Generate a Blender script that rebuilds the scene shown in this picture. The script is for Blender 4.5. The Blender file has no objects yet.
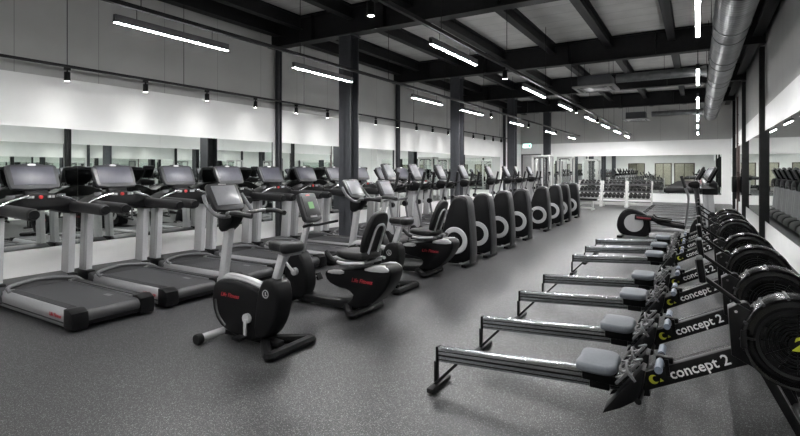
import bpy, bmesh, math, random
from mathutils import Vector, Matrix
random.seed(7)
PI = math.pi
scene = bpy.context.scene
COL = scene.collection

# ------------------------------------------------------------------ materials
def mat(name, col, rough=.5, metal=0., spec=.5, emit=None, estr=0., coat=0.):
    m = bpy.data.materials.new(name); m.use_nodes = True
    b = m.node_tree.nodes['Principled BSDF']
    b.inputs['Base Color'].default_value = (*col, 1)
    b.inputs['Roughness'].default_value = rough
    b.inputs['Metallic'].default_value = metal
    b.inputs['Specular IOR Level'].default_value = spec
    b.inputs['Coat Weight'].default_value = coat
    if emit:
        b.inputs['Emission Color'].default_value = (*emit, 1)
        b.inputs['Emission Strength'].default_value = estr
    return m

def grain(m, scale, amount, bump=0., stretch=None):
    """fine irregular tone and bump in object space"""
    nt = m.node_tree; b = nt.nodes['Principled BSDF']
    tc = nt.nodes.new('ShaderNodeTexCoord'); mp = nt.nodes.new('ShaderNodeMapping')
    if stretch: mp.inputs['Scale'].default_value = stretch
    n = nt.nodes.new('ShaderNodeTexNoise'); n.inputs['Scale'].default_value = scale; n.inputs['Detail'].default_value = 6
    r = nt.nodes.new('ShaderNodeValToRGB')
    c = b.inputs['Base Color'].default_value
    r.color_ramp.elements[0].position = .3; r.color_ramp.elements[1].position = .7
    r.color_ramp.elements[0].color = [max(0, x * (1 - amount)) for x in c[:3]] + [1]
    r.color_ramp.elements[1].color = [min(1, x * (1 + amount)) for x in c[:3]] + [1]
    nt.links.new(tc.outputs['Object'], mp.inputs['Vector']); nt.links.new(mp.outputs['Vector'], n.inputs['Vector'])
    nt.links.new(n.outputs['Fac'], r.inputs['Fac']); nt.links.new(r.outputs['Color'], b.inputs['Base Color'])
    if bump:
        bp = nt.nodes.new('ShaderNodeBump'); bp.inputs['Strength'].default_value = bump; bp.inputs['Distance'].default_value = .01
        nt.links.new(n.outputs['Fac'], bp.inputs['Height']); nt.links.new(bp.outputs['Normal'], b.inputs['Normal'])
    return m

M = {}
M['black'] = grain(mat('black_plastic', (.0045, .0045, .005), .4, spec=.14), 60, .25)
M['black_gloss'] = grain(mat('gloss_black_plastic', (.006, .006, .0065), .25, spec=.4), 60, .2)
M['black_metal'] = grain(mat('black_powder_coat', (.004, .004, .0045), .4, spec=.25), 90, .25)
M['rubber'] = grain(mat('black_rubber', (.006, .006, .0065), .55, spec=.25), 120, .3, .1)
M['dark'] = grain(mat('dark_grey_plastic', (.028, .028, .03), .42, spec=.4), 70, .15)
M['mid'] = grain(mat('grey_plastic', (.11, .11, .115), .4), 70, .1)
M['bezel'] = grain(mat('console_grey', (.03, .031, .034), .35), 70, .1)
M['silver'] = grain(mat('silver_paint', (.41, .41, .42), .36, .2), 80, .06)
M['railsilver'] = grain(mat('silver_rail_paint', (.34, .34, .35), .34, .6), 80, .06)
M['chrome'] = grain(mat('brushed_metal', (.62, .62, .63), .25, 1.), 80, .06)
M['alu'] = mat('aluminium_rail', (.40, .415, .435), .26, .95)
M['screen'] = grain(mat('console_screen', (.06, .06, .077), .4), 20, .08)
M['screenlight'] = grain(mat('lit_grey_screen', (.2, .2, .215), .3), 20, .08)
M['bezeldark'] = grain(mat('console_black', (.016, .016, .018), .35), 70, .1)
M['belt'] = grain(mat('running_belt', (.026, .026, .028), .5, spec=.4), 150, .3, .1)
M['pad'] = grain(mat('black_padding', (.006, .006, .0065), .5, spec=.3), 90, .3, .12)
M['grip'] = grain(mat('handrail_padding', (.010, .010, .011), .45, spec=.4), 90, .25, .12)
M['seatgrey'] = grain(mat('rower_seat_grey', (.115, .127, .143), .5), 60, .08)
M['handleblue'] = grain(mat('rower_handle', (.14, .165, .21), .45), 60, .1)
M['ring'] = grain(mat('light_grey_ring', (.32, .32, .325), .4), 60, .08)
M['red'] = mat('red_print', (.28, .016, .024), .4)
M['darkred'] = mat('dark_red_stripe', (.12, .012, .018), .4)
M['redbutton'] = mat('red_button', (.5, .03, .03), .35)
M['white_print'] = mat('white_print', (.7, .7, .7), .5)
M['lime'] = mat('lime_print', (.42, .44, .03), .5)
M['lcd'] = mat('green_lcd', (.10, .16, .09), .3, emit=(.35, .75, .3), estr=.25)
M['steel'] = grain(mat('dark_steel_paint', (.010, .010, .011), .5, spec=.3), 8, .2)
M['colsteel'] = grain(mat('column_steel_paint', (.042, .044, .05), .45, spec=.4), 8, .12)
M['white'] = grain(mat('white_frame_paint', (.5, .5, .49), .4), 30, .05)
M['plates'] = grain(mat('weight_stack', (.03, .03, .03), .45), 30, .2)
M['duct'] = grain(mat('galvanised_duct', (.2, .205, .21), .4, .7), 6, .18)
def ribbed(m, pitch):
    nt = m.node_tree; b = nt.nodes['Principled BSDF']; tc = nt.nodes.new('ShaderNodeTexCoord')
    w = nt.nodes.new('ShaderNodeTexWave'); w.wave_type = 'BANDS'; w.bands_direction = 'Y'; w.inputs['Scale'].default_value = 2 * PI / 20 / pitch
    bp = nt.nodes.new('ShaderNodeBump'); bp.inputs['Strength'].default_value = .5; bp.inputs['Distance'].default_value = .006
    nt.links.new(tc.outputs['Object'], w.inputs['Vector']); nt.links.new(w.outputs['Fac'], bp.inputs['Height']); nt.links.new(bp.outputs['Normal'], b.inputs['Normal'])
    return m
M['ductrib'] = ribbed(grain(mat('galvanised_spiral_duct', (.19, .195, .2), .38, .75), 6, .18), .12)
M['acwhite'] = grain(mat('vent_panel_white', (.36, .36, .355), .5), 20, .04)
M['acside'] = grain(mat('vent_casing_grey', (.075, .078, .085), .5), 20, .1)
M['lamp'] = mat('lamp_diffuser', (.9, .9, .9), .5, emit=(1, 1, 1), estr=370)
M['upfill'] = mat('added_upfill_glow', (.9, .9, .9), .5, emit=(1, 1, 1), estr=24)  # upward fill glow, added to brighten the ceiling
M['lampsoft'] = mat('soft_lamp_diffuser', (.9, .9, .9), .5, emit=(1, 1, 1), estr=130)
M['spotlens'] = mat('spot_lens', (.9, .9, .9), .5, emit=(1, .98, .95), estr=60)
M['exit'] = mat('exit_sign_glow', (.5, .8, .75), .5, emit=(.65, 1, .93), estr=2.6)
M['exitgreen'] = mat('exit_sign_green', (.02, .25, .15), .5, emit=(.02, .4, .25), estr=.5)
M['doorgrey'] = grain(mat('grey_door_paint', (.45, .45, .45), .5), 12, .05)
M['beige'] = grain(mat('lobby_beige_wall', (.5, .48, .44), .7), 5, .08)
M['bronze'] = grain(mat('bronze_door_frame', (.06, .05, .04), .4), 20, .1)
M['conduit'] = grain(mat('brown_pipe_paint', (.10, .07, .065), .5), 20, .1)

def mirror_mat():
    m = mat('mirror_glass', (.87, .905, .88), .0, 1.)
    return m
M['mirror'] = mirror_mat()

def glass_mat():
    m = bpy.data.materials.new('clear_glass'); m.use_nodes = True; nt = m.node_tree
    for n in list(nt.nodes): nt.nodes.remove(n)
    o = nt.nodes.new('ShaderNodeOutputMaterial'); mix = nt.nodes.new('ShaderNodeMixShader')
    t = nt.nodes.new('ShaderNodeBsdfTransparent'); g = nt.nodes.new('ShaderNodeBsdfGlossy')
    t.inputs['Color'].default_value = (.9, .92, .9, 1); g.inputs['Roughness'].default_value = .02
    f = nt.nodes.new('ShaderNodeFresnel'); f.inputs['IOR'].default_value = 1.45
    nt.links.new(f.outputs[0], mix.inputs[0]); nt.links.new(t.outputs[0], mix.inputs[1]); nt.links.new(g.outputs[0], mix.inputs[2])
    nt.links.new(mix.outputs[0], o.inputs['Surface'])
    return m
M['glass'] = glass_mat()

def floor_mat():
    m = mat('speckled_rubber_floor', (.06, .06, .061), .45, spec=.5); nt = m.node_tree; b = nt.nodes['Principled BSDF']
    tc = nt.nodes.new('ShaderNodeTexCoord')
    v = nt.nodes.new('ShaderNodeTexVoronoi'); v.inputs['Scale'].default_value = 160
    v2 = nt.nodes.new('ShaderNodeTexVoronoi'); v2.inputs['Scale'].default_value = 95
    n = nt.nodes.new('ShaderNodeTexNoise'); n.inputs['Scale'].default_value = .55; n.inputs['Detail'].default_value = 5
    n2 = nt.nodes.new('ShaderNodeTexNoise'); n2.inputs['Scale'].default_value = 90; n2.inputs['Detail'].default_value = 3
    for x in (v, v2, n, n2): nt.links.new(tc.outputs['Object'], x.inputs['Vector'])
    # flakes: only some cells carry one
    def flake(vor, cut, size):
        sep = nt.nodes.new('ShaderNodeSeparateColor'); nt.links.new(vor.outputs['Color'], sep.inputs[0])
        a = nt.nodes.new('ShaderNodeMath'); a.operation = 'GREATER_THAN'; a.inputs[1].default_value = cut
        nt.links.new(sep.outputs[0], a.inputs[0])
        d = nt.nodes.new('ShaderNodeMath'); d.operation = 'LESS_THAN'; d.inputs[1].default_value = size
        nt.links.new(vor.outputs['Distance'], d.inputs[0])
        k = nt.nodes.new('ShaderNodeMath'); k.operation = 'MULTIPLY'
        nt.links.new(a.outputs[0], k.inputs[0]); nt.links.new(d.outputs[0], k.inputs[1])
        s = nt.nodes.new('ShaderNodeMath'); s.operation = 'MULTIPLY'
        nt.links.new(k.outputs[0], s.inputs[0]); nt.links.new(sep.outputs[1], s.inputs[1])
        return s
    f1 = flake(v, .45, .42); f2 = flake(v2, .8, .34)
    mx = nt.nodes.new('ShaderNodeMath'); mx.operation = 'MAXIMUM'
    nt.links.new(f1.outputs[0], mx.inputs[0]); nt.links.new(f2.outputs[0], mx.inputs[1])
    r = nt.nodes.new('ShaderNodeValToRGB')
    r.color_ramp.elements[0].position = .3; r.color_ramp.elements[1].position = .72
    r.color_ramp.elements[0].color = (.0075, .0075, .008, 1); r.color_ramp.elements[1].color = (.0135, .0135, .014, 1)
    nt.links.new(n.outputs['Fac'], r.inputs['Fac'])
    g = nt.nodes.new('ShaderNodeMixRGB'); g.blend_type = 'MULTIPLY'; g.inputs['Fac'].default_value = .8
    nt.links.new(r.outputs['Color'], g.inputs['Color1'])
    r2 = nt.nodes.new('ShaderNodeValToRGB'); r2.color_ramp.elements[0].position = .35; r2.color_ramp.elements[1].position = .65
    r2.color_ramp.elements[0].color = (.2, .2, .2, 1); r2.color_ramp.elements[1].color = (1.6, 1.6, 1.6, 1)
    nt.links.new(n2.outputs['Fac'], r2.inputs['Fac']); nt.links.new(r2.outputs['Color'], g.inputs['Color2'])
    mix = nt.nodes.new('ShaderNodeMixRGB'); nt.links.new(mx.outputs[0], mix.inputs['Fac'])
    nt.links.new(g.outputs['Color'], mix.inputs['Color1']); mix.inputs['Color2'].default_value = (.22, .223, .228, 1)
    nt.links.new(mix.outputs['Color'], b.inputs['Base Color'])
    bp = nt.nodes.new('ShaderNodeBump'); bp.inputs['Strength'].default_value = .15; bp.inputs['Distance'].default_value = .004
    nt.links.new(n2.outputs['Fac'], bp.inputs['Height']); nt.links.new(bp.outputs['Normal'], b.inputs['Normal'])
    return m
M['floor'] = floor_mat()

def lined(name, col, line, axis, pitch, width, rough=.7, noise=.06, nscale=1.5, offset=0.):
    """plain surface with thin seams every `pitch` metres along one object axis"""
    m = mat(name, col, rough); nt = m.node_tree; b = nt.nodes['Principled BSDF']
    tc = nt.nodes.new('ShaderNodeTexCoord'); sp = nt.nodes.new('ShaderNodeSeparateXYZ')
    nt.links.new(tc.outputs['Object'], sp.inputs[0])
    add = nt.nodes.new('ShaderNodeMath'); add.operation = 'ADD'; add.inputs[1].default_value = 100 + offset
    nt.links.new(sp.outputs['XYZ'.index(axis)], add.inputs[0])
    d = nt.nodes.new('ShaderNodeMath'); d.operation = 'DIVIDE'; d.inputs[1].default_value = pitch
    nt.links.new(add.outputs[0], d.inputs[0])
    f = nt.nodes.new('ShaderNodeMath'); f.operation = 'FRACT'; nt.links.new(d.outputs[0], f.inputs[0])
    l = nt.nodes.new('ShaderNodeMath'); l.operation = 'LESS_THAN'; l.inputs[1].default_value = width / pitch
    nt.links.new(f.outputs[0], l.inputs[0])
    n = nt.nodes.new('ShaderNodeTexNoise'); n.inputs['Scale'].default_value = nscale; n.inputs['Detail'].default_value = 6
    nt.links.new(tc.outputs['Object'], n.inputs['Vector'])
    r = nt.nodes.new('ShaderNodeValToRGB'); r.color_ramp.elements[0].position = .3; r.color_ramp.elements[1].position = .7
    r.color_ramp.elements[0].color = [x * (1 - noise) for x in col] + [1]; r.color_ramp.elements[1].color = [x * (1 + noise) for x in col] + [1]
    nt.links.new(n.outputs['Fac'], r.inputs['Fac'])
    mix = nt.nodes.new('ShaderNodeMixRGB'); nt.links.new(l.outputs[0], mix.inputs['Fac'])
    nt.links.new(r.outputs['Color'], mix.inputs['Color1']); mix.inputs['Color2'].default_value = (*line, 1)
    nt.links.new(mix.outputs['Color'], b.inputs['Base Color'])
    return m
M['wallwhite'] = grain(mat('white_wall_paint', (.9, .9, .89), .65), 3, .02)
M['wallgrey'] = lined('grey_wall_panel', (.48, .48, .47), (.31, .31, .30), 'Y', 1.2, .012, noise=.05)
M['wallgreyx'] = lined('grey_wall_panel_back', (.48, .48, .47), (.31, .31, .30), 'X', 1.2, .012, noise=.05)
M['deck'] = lined('ceiling_deck_board', (.56, .555, .54), (.38, .375, .365), 'Y', .55, .02, noise=.1, nscale=2.5)

# ------------------------------------------------------------------ mesh helpers
def chaikin(pts, n=2):
    for _ in range(n):
        q = []
        for i in range(len(pts)):
            a, b = pts[i], pts[(i + 1) % len(pts)]
            q.append(tuple(a[k] * .75 + b[k] * .25 for k in range(len(a))))
            q.append(tuple(a[k] * .25 + b[k] * .75 for k in range(len(a))))
        pts = q
    return pts

def smooth_path(pts, sub=5):
    P = [Vector(p) for p in pts]; out = []
    for i in range(len(P) - 1):
        p0 = P[i - 1] if i else P[0] * 2 - P[1]; p1, p2 = P[i], P[i + 1]
        p3 = P[i + 2] if i + 2 < len(P) else P[-1] * 2 - P[-2]
        for k in range(sub):
            t = k / sub
            out.append(.5 * ((2 * p1) + (p2 - p0) * t + (2 * p0 - 5 * p1 + 4 * p2 - p3) * t * t + (3 * p1 - p0 - 3 * p2 + p3) * t ** 3))
    out.append(P[-1]); return out

class MB:
    def __init__(s): s.bm = bmesh.new()
    def _bevel(s, faces, w, seg=2):
        if w <= 0: return
        es = set()
        for f in faces:
            for e in f.edges:
                if len(e.link_faces) == 2 and e.calc_face_angle(0) > .5: es.add(e)
        bmesh.ops.bevel(s.bm, geom=list(es), offset=w, segments=seg, affect='EDGES', profile=.5, clamp_overlap=True)
    def box(s, c, d, bev=0., rot=None, seg=2):
        m = Matrix.Translation(c) @ (rot.to_4x4() if rot else Matrix()) @ Matrix.Diagonal((d[0], d[1], d[2], 1))
        r = bmesh.ops.create_cube(s.bm, size=1, matrix=m)
        fs = {f for v in r['verts'] for f in v.link_faces}
        s._bevel(fs, bev, seg); return s
    def bar(s, p0, p1, w, t, bev=0., up=(0, 1, 0)):
        """rectangular bar from p0 to p1: w across `up`, t along `up`"""
        p0, p1 = Vector(p0), Vector(p1); z = (p1 - p0); L = z.length; z.normalize()
        u = Vector(up); y = (u - z * u.dot(z)).normalized(); x = y.cross(z)
        R = Matrix((x, y, z)).transposed()
        return s.box((p0 + p1) / 2, (w, t, L), bev, R)
    def cyl(s, p0, p1, r0, r1=None, seg=16, bev=0.):
        r1 = r0 if r1 is None else r1
        p0, p1 = Vector(p0), Vector(p1); d = p1 - p0
        R = d.to_track_quat('Z', 'Y').to_matrix().to_4x4()
        r = bmesh.ops.create_cone(s.bm, cap_ends=True, cap_tris=False, segments=seg, radius1=r0, radius2=r1, depth=d.length, matrix=Matrix.Translation((p0 + p1) / 2) @ R)
        if bev: s._bevel({f for v in r['verts'] for f in v.link_faces}, bev)
        return s
    def tube(s, pts, r, seg=8, smooth=True, sub=5):
        P = smooth_path(pts, sub) if smooth and len(pts) > 2 else [Vector(p) for p in pts]
        n = len(P); rings = []
        rr = r if callable(r) else (lambda t: r)
        t0 = (P[1] - P[0]).normalized(); ref = Vector((0, 0, 1)) if abs(t0.z) < .9 else Vector((1, 0, 0))
        x = (ref - t0 * ref.dot(t0)).normalized()
        for i in range(n):
            t = (P[min(i + 1, n - 1)] - P[max(i - 1, 0)]).normalized()
            x = (x - t * x.dot(t)).normalized(); y = t.cross(x); q = rr(i / (n - 1))
            rings.append([s.bm.verts.new(P[i] + (x * math.cos(a) + y * math.sin(a)) * q) for a in (2 * PI * k / seg for k in range(seg))])
        for i in range(n - 1):
            for k in range(seg):
                s.bm.faces.new((rings[i][k], rings[i][(k + 1) % seg], rings[i + 1][(k + 1) % seg], rings[i + 1][k]))
        s.bm.faces.new(rings[0][::-1]); s.bm.faces.new(rings[-1]); return s
    def prism(s, out, axis, lo, hi, bev=0., seg=2, smooth=0):
        """polygon `out` extruded along an axis: axis 'y' -> (x,z), 'x' -> (y,z), 'z' -> (x,y)"""
        if smooth: out = chaikin(out, smooth)
        def P(p, h): return (p[0], h, p[1]) if axis == 'y' else ((h, p[0], p[1]) if axis == 'x' else (p[0], p[1], h))
        a = [s.bm.verts.new(P(p, lo)) for p in out]; b = [s.bm.verts.new(P(p, hi)) for p in out]
        n = len(out); fs = [s.bm.faces.new(a), s.bm.faces.new(b[::-1])]
        for i in range(n): fs.append(s.bm.faces.new((a[(i + 1) % n], a[i], b[i], b[(i + 1) % n])))
        bmesh.ops.recalc_face_normals(s.bm, faces=fs)
        if bev:
            es = list(fs[0].edges) + list(fs[1].edges)
            bmesh.ops.bevel(s.bm, geom=es, offset=bev, segments=seg, affect='EDGES', profile=.5, clamp_overlap=True)
        return s
    def lathe(s, prof, c, axis='y', seg=32):
        """closed profile of (radius, offset along axis)"""
        c = Vector(c); rings = []
        for k in range(seg):
            a = 2 * PI * k / seg; ca, sa = math.cos(a), math.sin(a); ring = []
            for r, h in prof:
                o = (r * ca, h, r * sa) if axis == 'y' else ((h, r * ca, r * sa) if axis == 'x' else (r * ca, r * sa, h))
                ring.append(s.bm.verts.new(c + Vector(o)))
            rings.append(ring)
        n = len(prof); fs = []
        for k in range(seg):
            A, B = rings[k], rings[(k + 1) % seg]
            for i in range(n):
                j = (i + 1) % n
                fs.append(s.bm.faces.new((A[i], A[j], B[j], B[i])))
        bmesh.ops.recalc_face_normals(s.bm, faces=fs); return s
    def build(s, name, m, parent=None, ang=40):
        bmesh.ops.remove_doubles(s.bm, verts=s.bm.verts, dist=1e-6)
        me = bpy.data.meshes.new(name); s.bm.to_mesh(me); s.bm.free()
        me.materials.append(M[m] if isinstance(m, str) else m)
        for p in me.polygons: p.use_smooth = True
        me.set_sharp_from_angle(angle=math.radians(ang))
        o = bpy.data.objects.new(name, me); COL.objects.link(o)
        if parent: o.parent = parent
        return o

def ry(deg): return Matrix.Rotation(math.radians(deg), 3, 'Y')
def rz(deg): return Matrix.Rotation(math.radians(deg), 3, 'Z')

def tag(o, label, cat, group=None):
    o['label'] = label; o['category'] = cat
    if group: o['group'] = group
    return o
def thing(name, label, cat, loc=(0, 0, 0), rot=0, group=None):
    o = bpy.data.objects.new(name, None); COL.objects.link(o); o.empty_display_size = .2
    o.location = loc; o.rotation_euler = (0, 0, rot)
    return tag(o, label, cat, group)
def struct(o): o['kind'] = 'structure'; return o
KIDS = {}
def kids(o): return [c for c in bpy.data.objects if c.parent == o]
def dup(src, loc, rot=None, label=None, group=None):
    if src.name not in KIDS: KIDS[src.name] = [(k, kids(k)) for k in kids(src)]
    r = src.copy(); COL.objects.link(r); r.location = loc
    if rot is not None: r.rotation_euler = (0, 0, rot)
    if label: r['label'] = label
    if group: r['group'] = group
    for k, gs in KIDS[src.name]:
        c = k.copy(); COL.objects.link(c); c.parent = r
        for g in gs:
            d = g.copy(); COL.objects.link(d); d.parent = c
    return r

def text(name, body, size, m, parent, loc, rot, shear=0., bold=0., depth=.0015):
    cu = bpy.data.curves.new('t', 'FONT'); cu.body = body; cu.size = size; cu.shear = shear; cu.extrude = depth; cu.offset = bold
    cu.align_x = 'CENTER'; cu.align_y = 'CENTER'; cu.resolution_u = 2
    t = bpy.data.objects.new('t', cu); COL.objects.link(t)
    dg = bpy.context.evaluated_depsgraph_get(); me = bpy.data.meshes.new_from_object(t.evaluated_get(dg))
    bpy.data.objects.remove(t); bpy.data.curves.remove(cu)
    me.transform(Matrix.Translation(loc) @ rot.to_4x4()); me.materials.clear(); me.materials.append(M[m])
    o = bpy.data.objects.new(name, me); COL.objects.link(o); o.parent = parent
    return o
FACE_NY = Matrix.Rotation(PI / 2, 3, 'X')                 # reads along +x, faces -y
FACE_PY = Matrix.Rotation(PI, 3, 'Z') @ FACE_NY           # reads along -x, faces +y
ORD = ['first', 'second', 'third', 'fourth', 'fifth', 'sixth', 'seventh', 'eighth', 'ninth', 'tenth', 'eleventh', 'twelfth', 'thirteenth', 'fourteenth', 'fifteenth', 'sixteenth']

# ------------------------------------------------------------------ room
XL, XR, YF, YB, ZC = -8.65, 1.33, -1.7, 27.5, 5.08
ZP = 3.06                      # top of the white lining
def wall(name, c, d, m):
    return struct(MB().box(c, d).build(name, m))
wall('floor', ((XL + XR) / 2, (YF + YB) / 2, -.1), (XR - XL + .4, YB - YF + .4, .2), 'floor')
wall('ceiling', ((XL + XR) / 2, (YF + YB) / 2, ZC + .1), (XR - XL + .4, YB - YF + .4, .2), 'deck')
wall('wall_left', (XL - .13, (YF + YB) / 2, ZC / 2), (.2, YB - YF + .4, ZC), 'wallgrey')
wall('wall_right', (XR + .13, (YF + YB) / 2, ZC / 2), (.2, YB - YF + .4, ZC), 'wallgrey')
wall('wall_back', ((XL + XR) / 2, YB + .13, ZC / 2), (XR - XL + .06, .2, ZC), 'wallgreyx')
# white lining on the lower walls
def lining(name, c, d):
    o = MB().box(c, d).build(name, 'wallwhite'); return struct(o)
lining('trim_1', (XL - .015, (YF + YB) / 2, ZP / 2), (.03, YB - YF, ZP))
lining('trim_2', (XR + .015, (YF + YB) / 2, ZP / 2), (.03, YB - YF, ZP))
lining('trim_3', ((XL + XR) / 2, YB + .015, ZP / 2), (XR - XL, .03, ZP))
# front wall behind the camera with three glazed doorways to a lit lobby
doors = [(-6.3, -4.7), (-3.8, -2.25), (-2.05, -.25)]
fw = MB(); xs = [XL - .03] + [x for d in doors for x in d] + [XR + .03]
for i in range(0, len(xs), 2):
    fw.box(((xs[i] + xs[i + 1]) / 2, YF - .1, ZC / 2), (xs[i + 1] - xs[i], .2, ZC))
for a, b in doors: fw.box(((a + b) / 2, YF - .1, (ZC + 2.3) / 2), (b - a, .2, ZC - 2.3))
struct(fw.build('wall_front', 'wallwhite'))
for i, (a, b) in enumerate(doors):
    f = MB(); z1 = 2.3; y = YF - .06
    for x in (a + .05, b - .05): f.box((x, y, z1 / 2), (.10, .08, z1))
    f.box(((a + b) / 2, y, z1 / 2), (.06, .08, z1))
    f.box(((a + b) / 2, y, z1 - .035), (b - a, .08, .07)).box(((a + b) / 2, y, .06), (b - a, .08, .12))
    fr = struct(f.build('door_%d' % (i + 1), 'bronze'))
    MB().box(((a + b) / 2, y, z1 / 2), (b - a - .1, .01, z1 - .1)).build('door_pane', 'glass', fr)
    h = MB()
    for s in (-1, 1): h.cyl(((a + b) / 2 + s * .09, YF + .02, .9), ((a + b) / 2 + s * .09, YF + .02, 1.25), .012, seg=8)
    h.build('door_handle', 'chrome', fr)
struct(MB().box((-3.2, -4.3, 1.4), (7.5, .1, 2.8)).box((-3.2, -3.1, 2.8), (7.5, 2.5, .1)).box((-3.2, -3.1, -.05), (7.5, 2.4, .1)).build('wall_lobby', 'beige'))

# columns, beams, purlins
def ibeam(mb, axis, a, b, cx, cz, w, h, tf=.025, tw=.02):
    """I-section; axis 'y'/'x'/'z'; (cx,cz) = centre in the other two axes"""
    L = b - a; m = (a + b) / 2
    if axis == 'x':
        mb.box((m, cx, cz + h / 2 - tf / 2), (L, w, tf)).box((m, cx, cz - h / 2 + tf / 2), (L, w, tf)).box((m, cx, cz), (L, tw, h))
    elif axis == 'y':
        mb.box((cx, m, cz + h / 2 - tf / 2), (w, L, tf)).box((cx, m, cz - h / 2 + tf / 2), (w, L, tf)).box((cx, m, cz), (tw, L, h))
    else:
        mb.box((cx, cz + h / 2 - tf / 2, m), (w, tf, L)).box((cx, cz - h / 2 + tf / 2, m), (w, tf, L)).box((cx, cz, m), (tw, h, L))
    return mb
ROWY = [8.3, 13.75, 19.0, 24.3]
for y in [3.0] + ROWY:
    mb = ibeam(MB(), 'x', XL + .02, XR - .02, y, 4.76, .26, .6)
    for x in (-7.3, -5.4, -3.0, -.9):
        mb.box((x, y, 4.76), (.012, .24, .56))
    struct(mb.build('ceiling_beam', 'steel'))
for y in ROWY:
    mb = ibeam(MB(), 'z', 0, 4.46, -6.34, y, .30, .30)
    mb.box((-6.34, y, .012), (.4, .4, .024)).box((-6.34, y, 4.44), (.36, .36, .03))
    struct(mb.build('column', 'colsteel'))
    struct(ibeam(MB(), 'z', 0, 4.46, XL + .075, y + .17, .11, .11).build('column', 'colsteel'))
    struct(ibeam(MB(), 'z', 0, 4.46, XR - .055, y + (.1 if y < 9 or y > 20 else .35), .10, .18).build('column', 'steel'))
for k in range(6):
    struct(ibeam(MB(), 'y', YF + .05, YB - .02, -.55 - 1.43 * k, 4.93, .17, .28).build('ceiling_beam', 'steel'))
struct(ibeam(MB(), 'y', YF + .05, YB - .02, XL + .25, 4.9, .22, .34).build('ceiling_beam', 'steel'))
struct(ibeam(MB(), 'y', YF + .05, YB - .02, XR - .16, 4.85, .2, .4).build('ceiling_beam', 'steel'))

# mirrors: one run per bay, made of butted panels
def mirror_run(axis, fixed, a, b, z0, z1, n, label):
    L = (b - a) / n; nrm = .012
    if axis == 'y': t = thing('wall_mirror', label, 'mirror', (fixed, (a + b) / 2, z0))
    else: t = thing('wall_mirror', label, 'mirror', ((a + b) / 2, fixed, z0))
    for i in range(n):
        o = a + L * (i + .5) - (a + b) / 2
        if axis == 'y': MB().box((0, o, (z1 - z0) / 2), (nrm, L - .002, z1 - z0)).build('mirror_panel', 'mirror', t)
        else: MB().box((o, 0, (z1 - z0) / 2), (L - .002, nrm, z1 - z0)).build('mirror_panel', 'mirror', t)
    return t
LB = [YF + .05, 8.36, 13.81, 19.06, 24.0]
ml = ['long wall mirror behind the first treadmills up to the first wall post', 'wall mirror between the first and second wall posts behind the treadmills',
      'wall mirror between the second and third wall posts behind the cross trainers', 'last wall mirror on the treadmill wall before the exit door']
for i in range(4):
    a, b = LB[i] + (.1 if i else 0), LB[i + 1] - .02
    mirror_run('y', XL + .007, a, b, .40, 2.26, max(3, round((b - a) / 1.5)), ml[i])
RB = [YF + .05, 8.4, 14.1, 19.35, 24.4]
mr = ['wall mirror beside the rowing machines, nearest the entrance', 'wall mirror between the first and second posts behind the rower flywheels',
      'wall mirror beside the low elliptical and the treadmills on the rower wall', 'farthest wall mirror along the rower wall']
for i in range(4):
    a, b = RB[i] + (.11 if i else 0), RB[i + 1] - .11
    mirror_run('y', XR - .007, a, b, .43, 2.50, max(3, round((b - a) / 1.5)), mr[i])
mirror_run('x', YB - .007, -6.85, .95, .43, 2.33, 6, 'wide wall mirror on the end wall behind the dumbbell racks')

# end wall door and exit sign
d4 = struct(MB().box((-8.05, YB - .02, 1.2), (.95, .05, 2.4)).build('door_4', 'doorgrey'))
f = MB()
for x in (-8.57, -7.53): f.box((x, YB - .03, 1.23), (.08, .07, 2.46))
f.box((-8.05, YB - .03, 2.46), (1.12, .07, .08)).build('door_frame', 'mid', d4)
MB().cyl((-7.68, YB - .06, 1.05), (-7.68, YB - .06, 1.2), .015, seg=8).build('door_handle', 'chrome', d4)
ex = thing('exit_sign', 'glowing pale green emergency exit sign above the end wall door', 'sign', (-8.28, YB - .03, 2.84))
MB().box((0, 0, .13), (.5, .06, .26), .01).build('case', 'white', ex)
face = MB().box((0, -.033, .13), (.46, .006, .22)).build('lit_panel', 'exit', ex)
p = MB()   # running figure, doorway and arrow
p.box((.12, -.038, .13), (.10, .004, .16)).cyl((-.02, -.036, .205), (-.02, -.041, .205), .016, seg=10)
p.bar((-.02, -.039, .185), (-.04, -.039, .12), .03, .004).bar((-.04, -.039, .125), (.0, -.039, .09), .016, .004).bar((.0, -.039, .09), (-.01, -.039, .05), .014, .004)
p.bar((-.04, -.039, .125), (-.09, -.039, .07), .016, .004).bar((-.02, -.039, .18), (.03, -.039, .15), .013, .004).bar((-.03, -.039, .18), (-.08, -.039, .15), .013, .004)
p.prism([(-.2, .13), (-.16, .16), (-.16, .14), (-.12, .14), (-.12, .12), (-.16, .12), (-.16, .10)], 'y', -.041, -.037)
p.build('pictogram', 'exitgreen', face)

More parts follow.
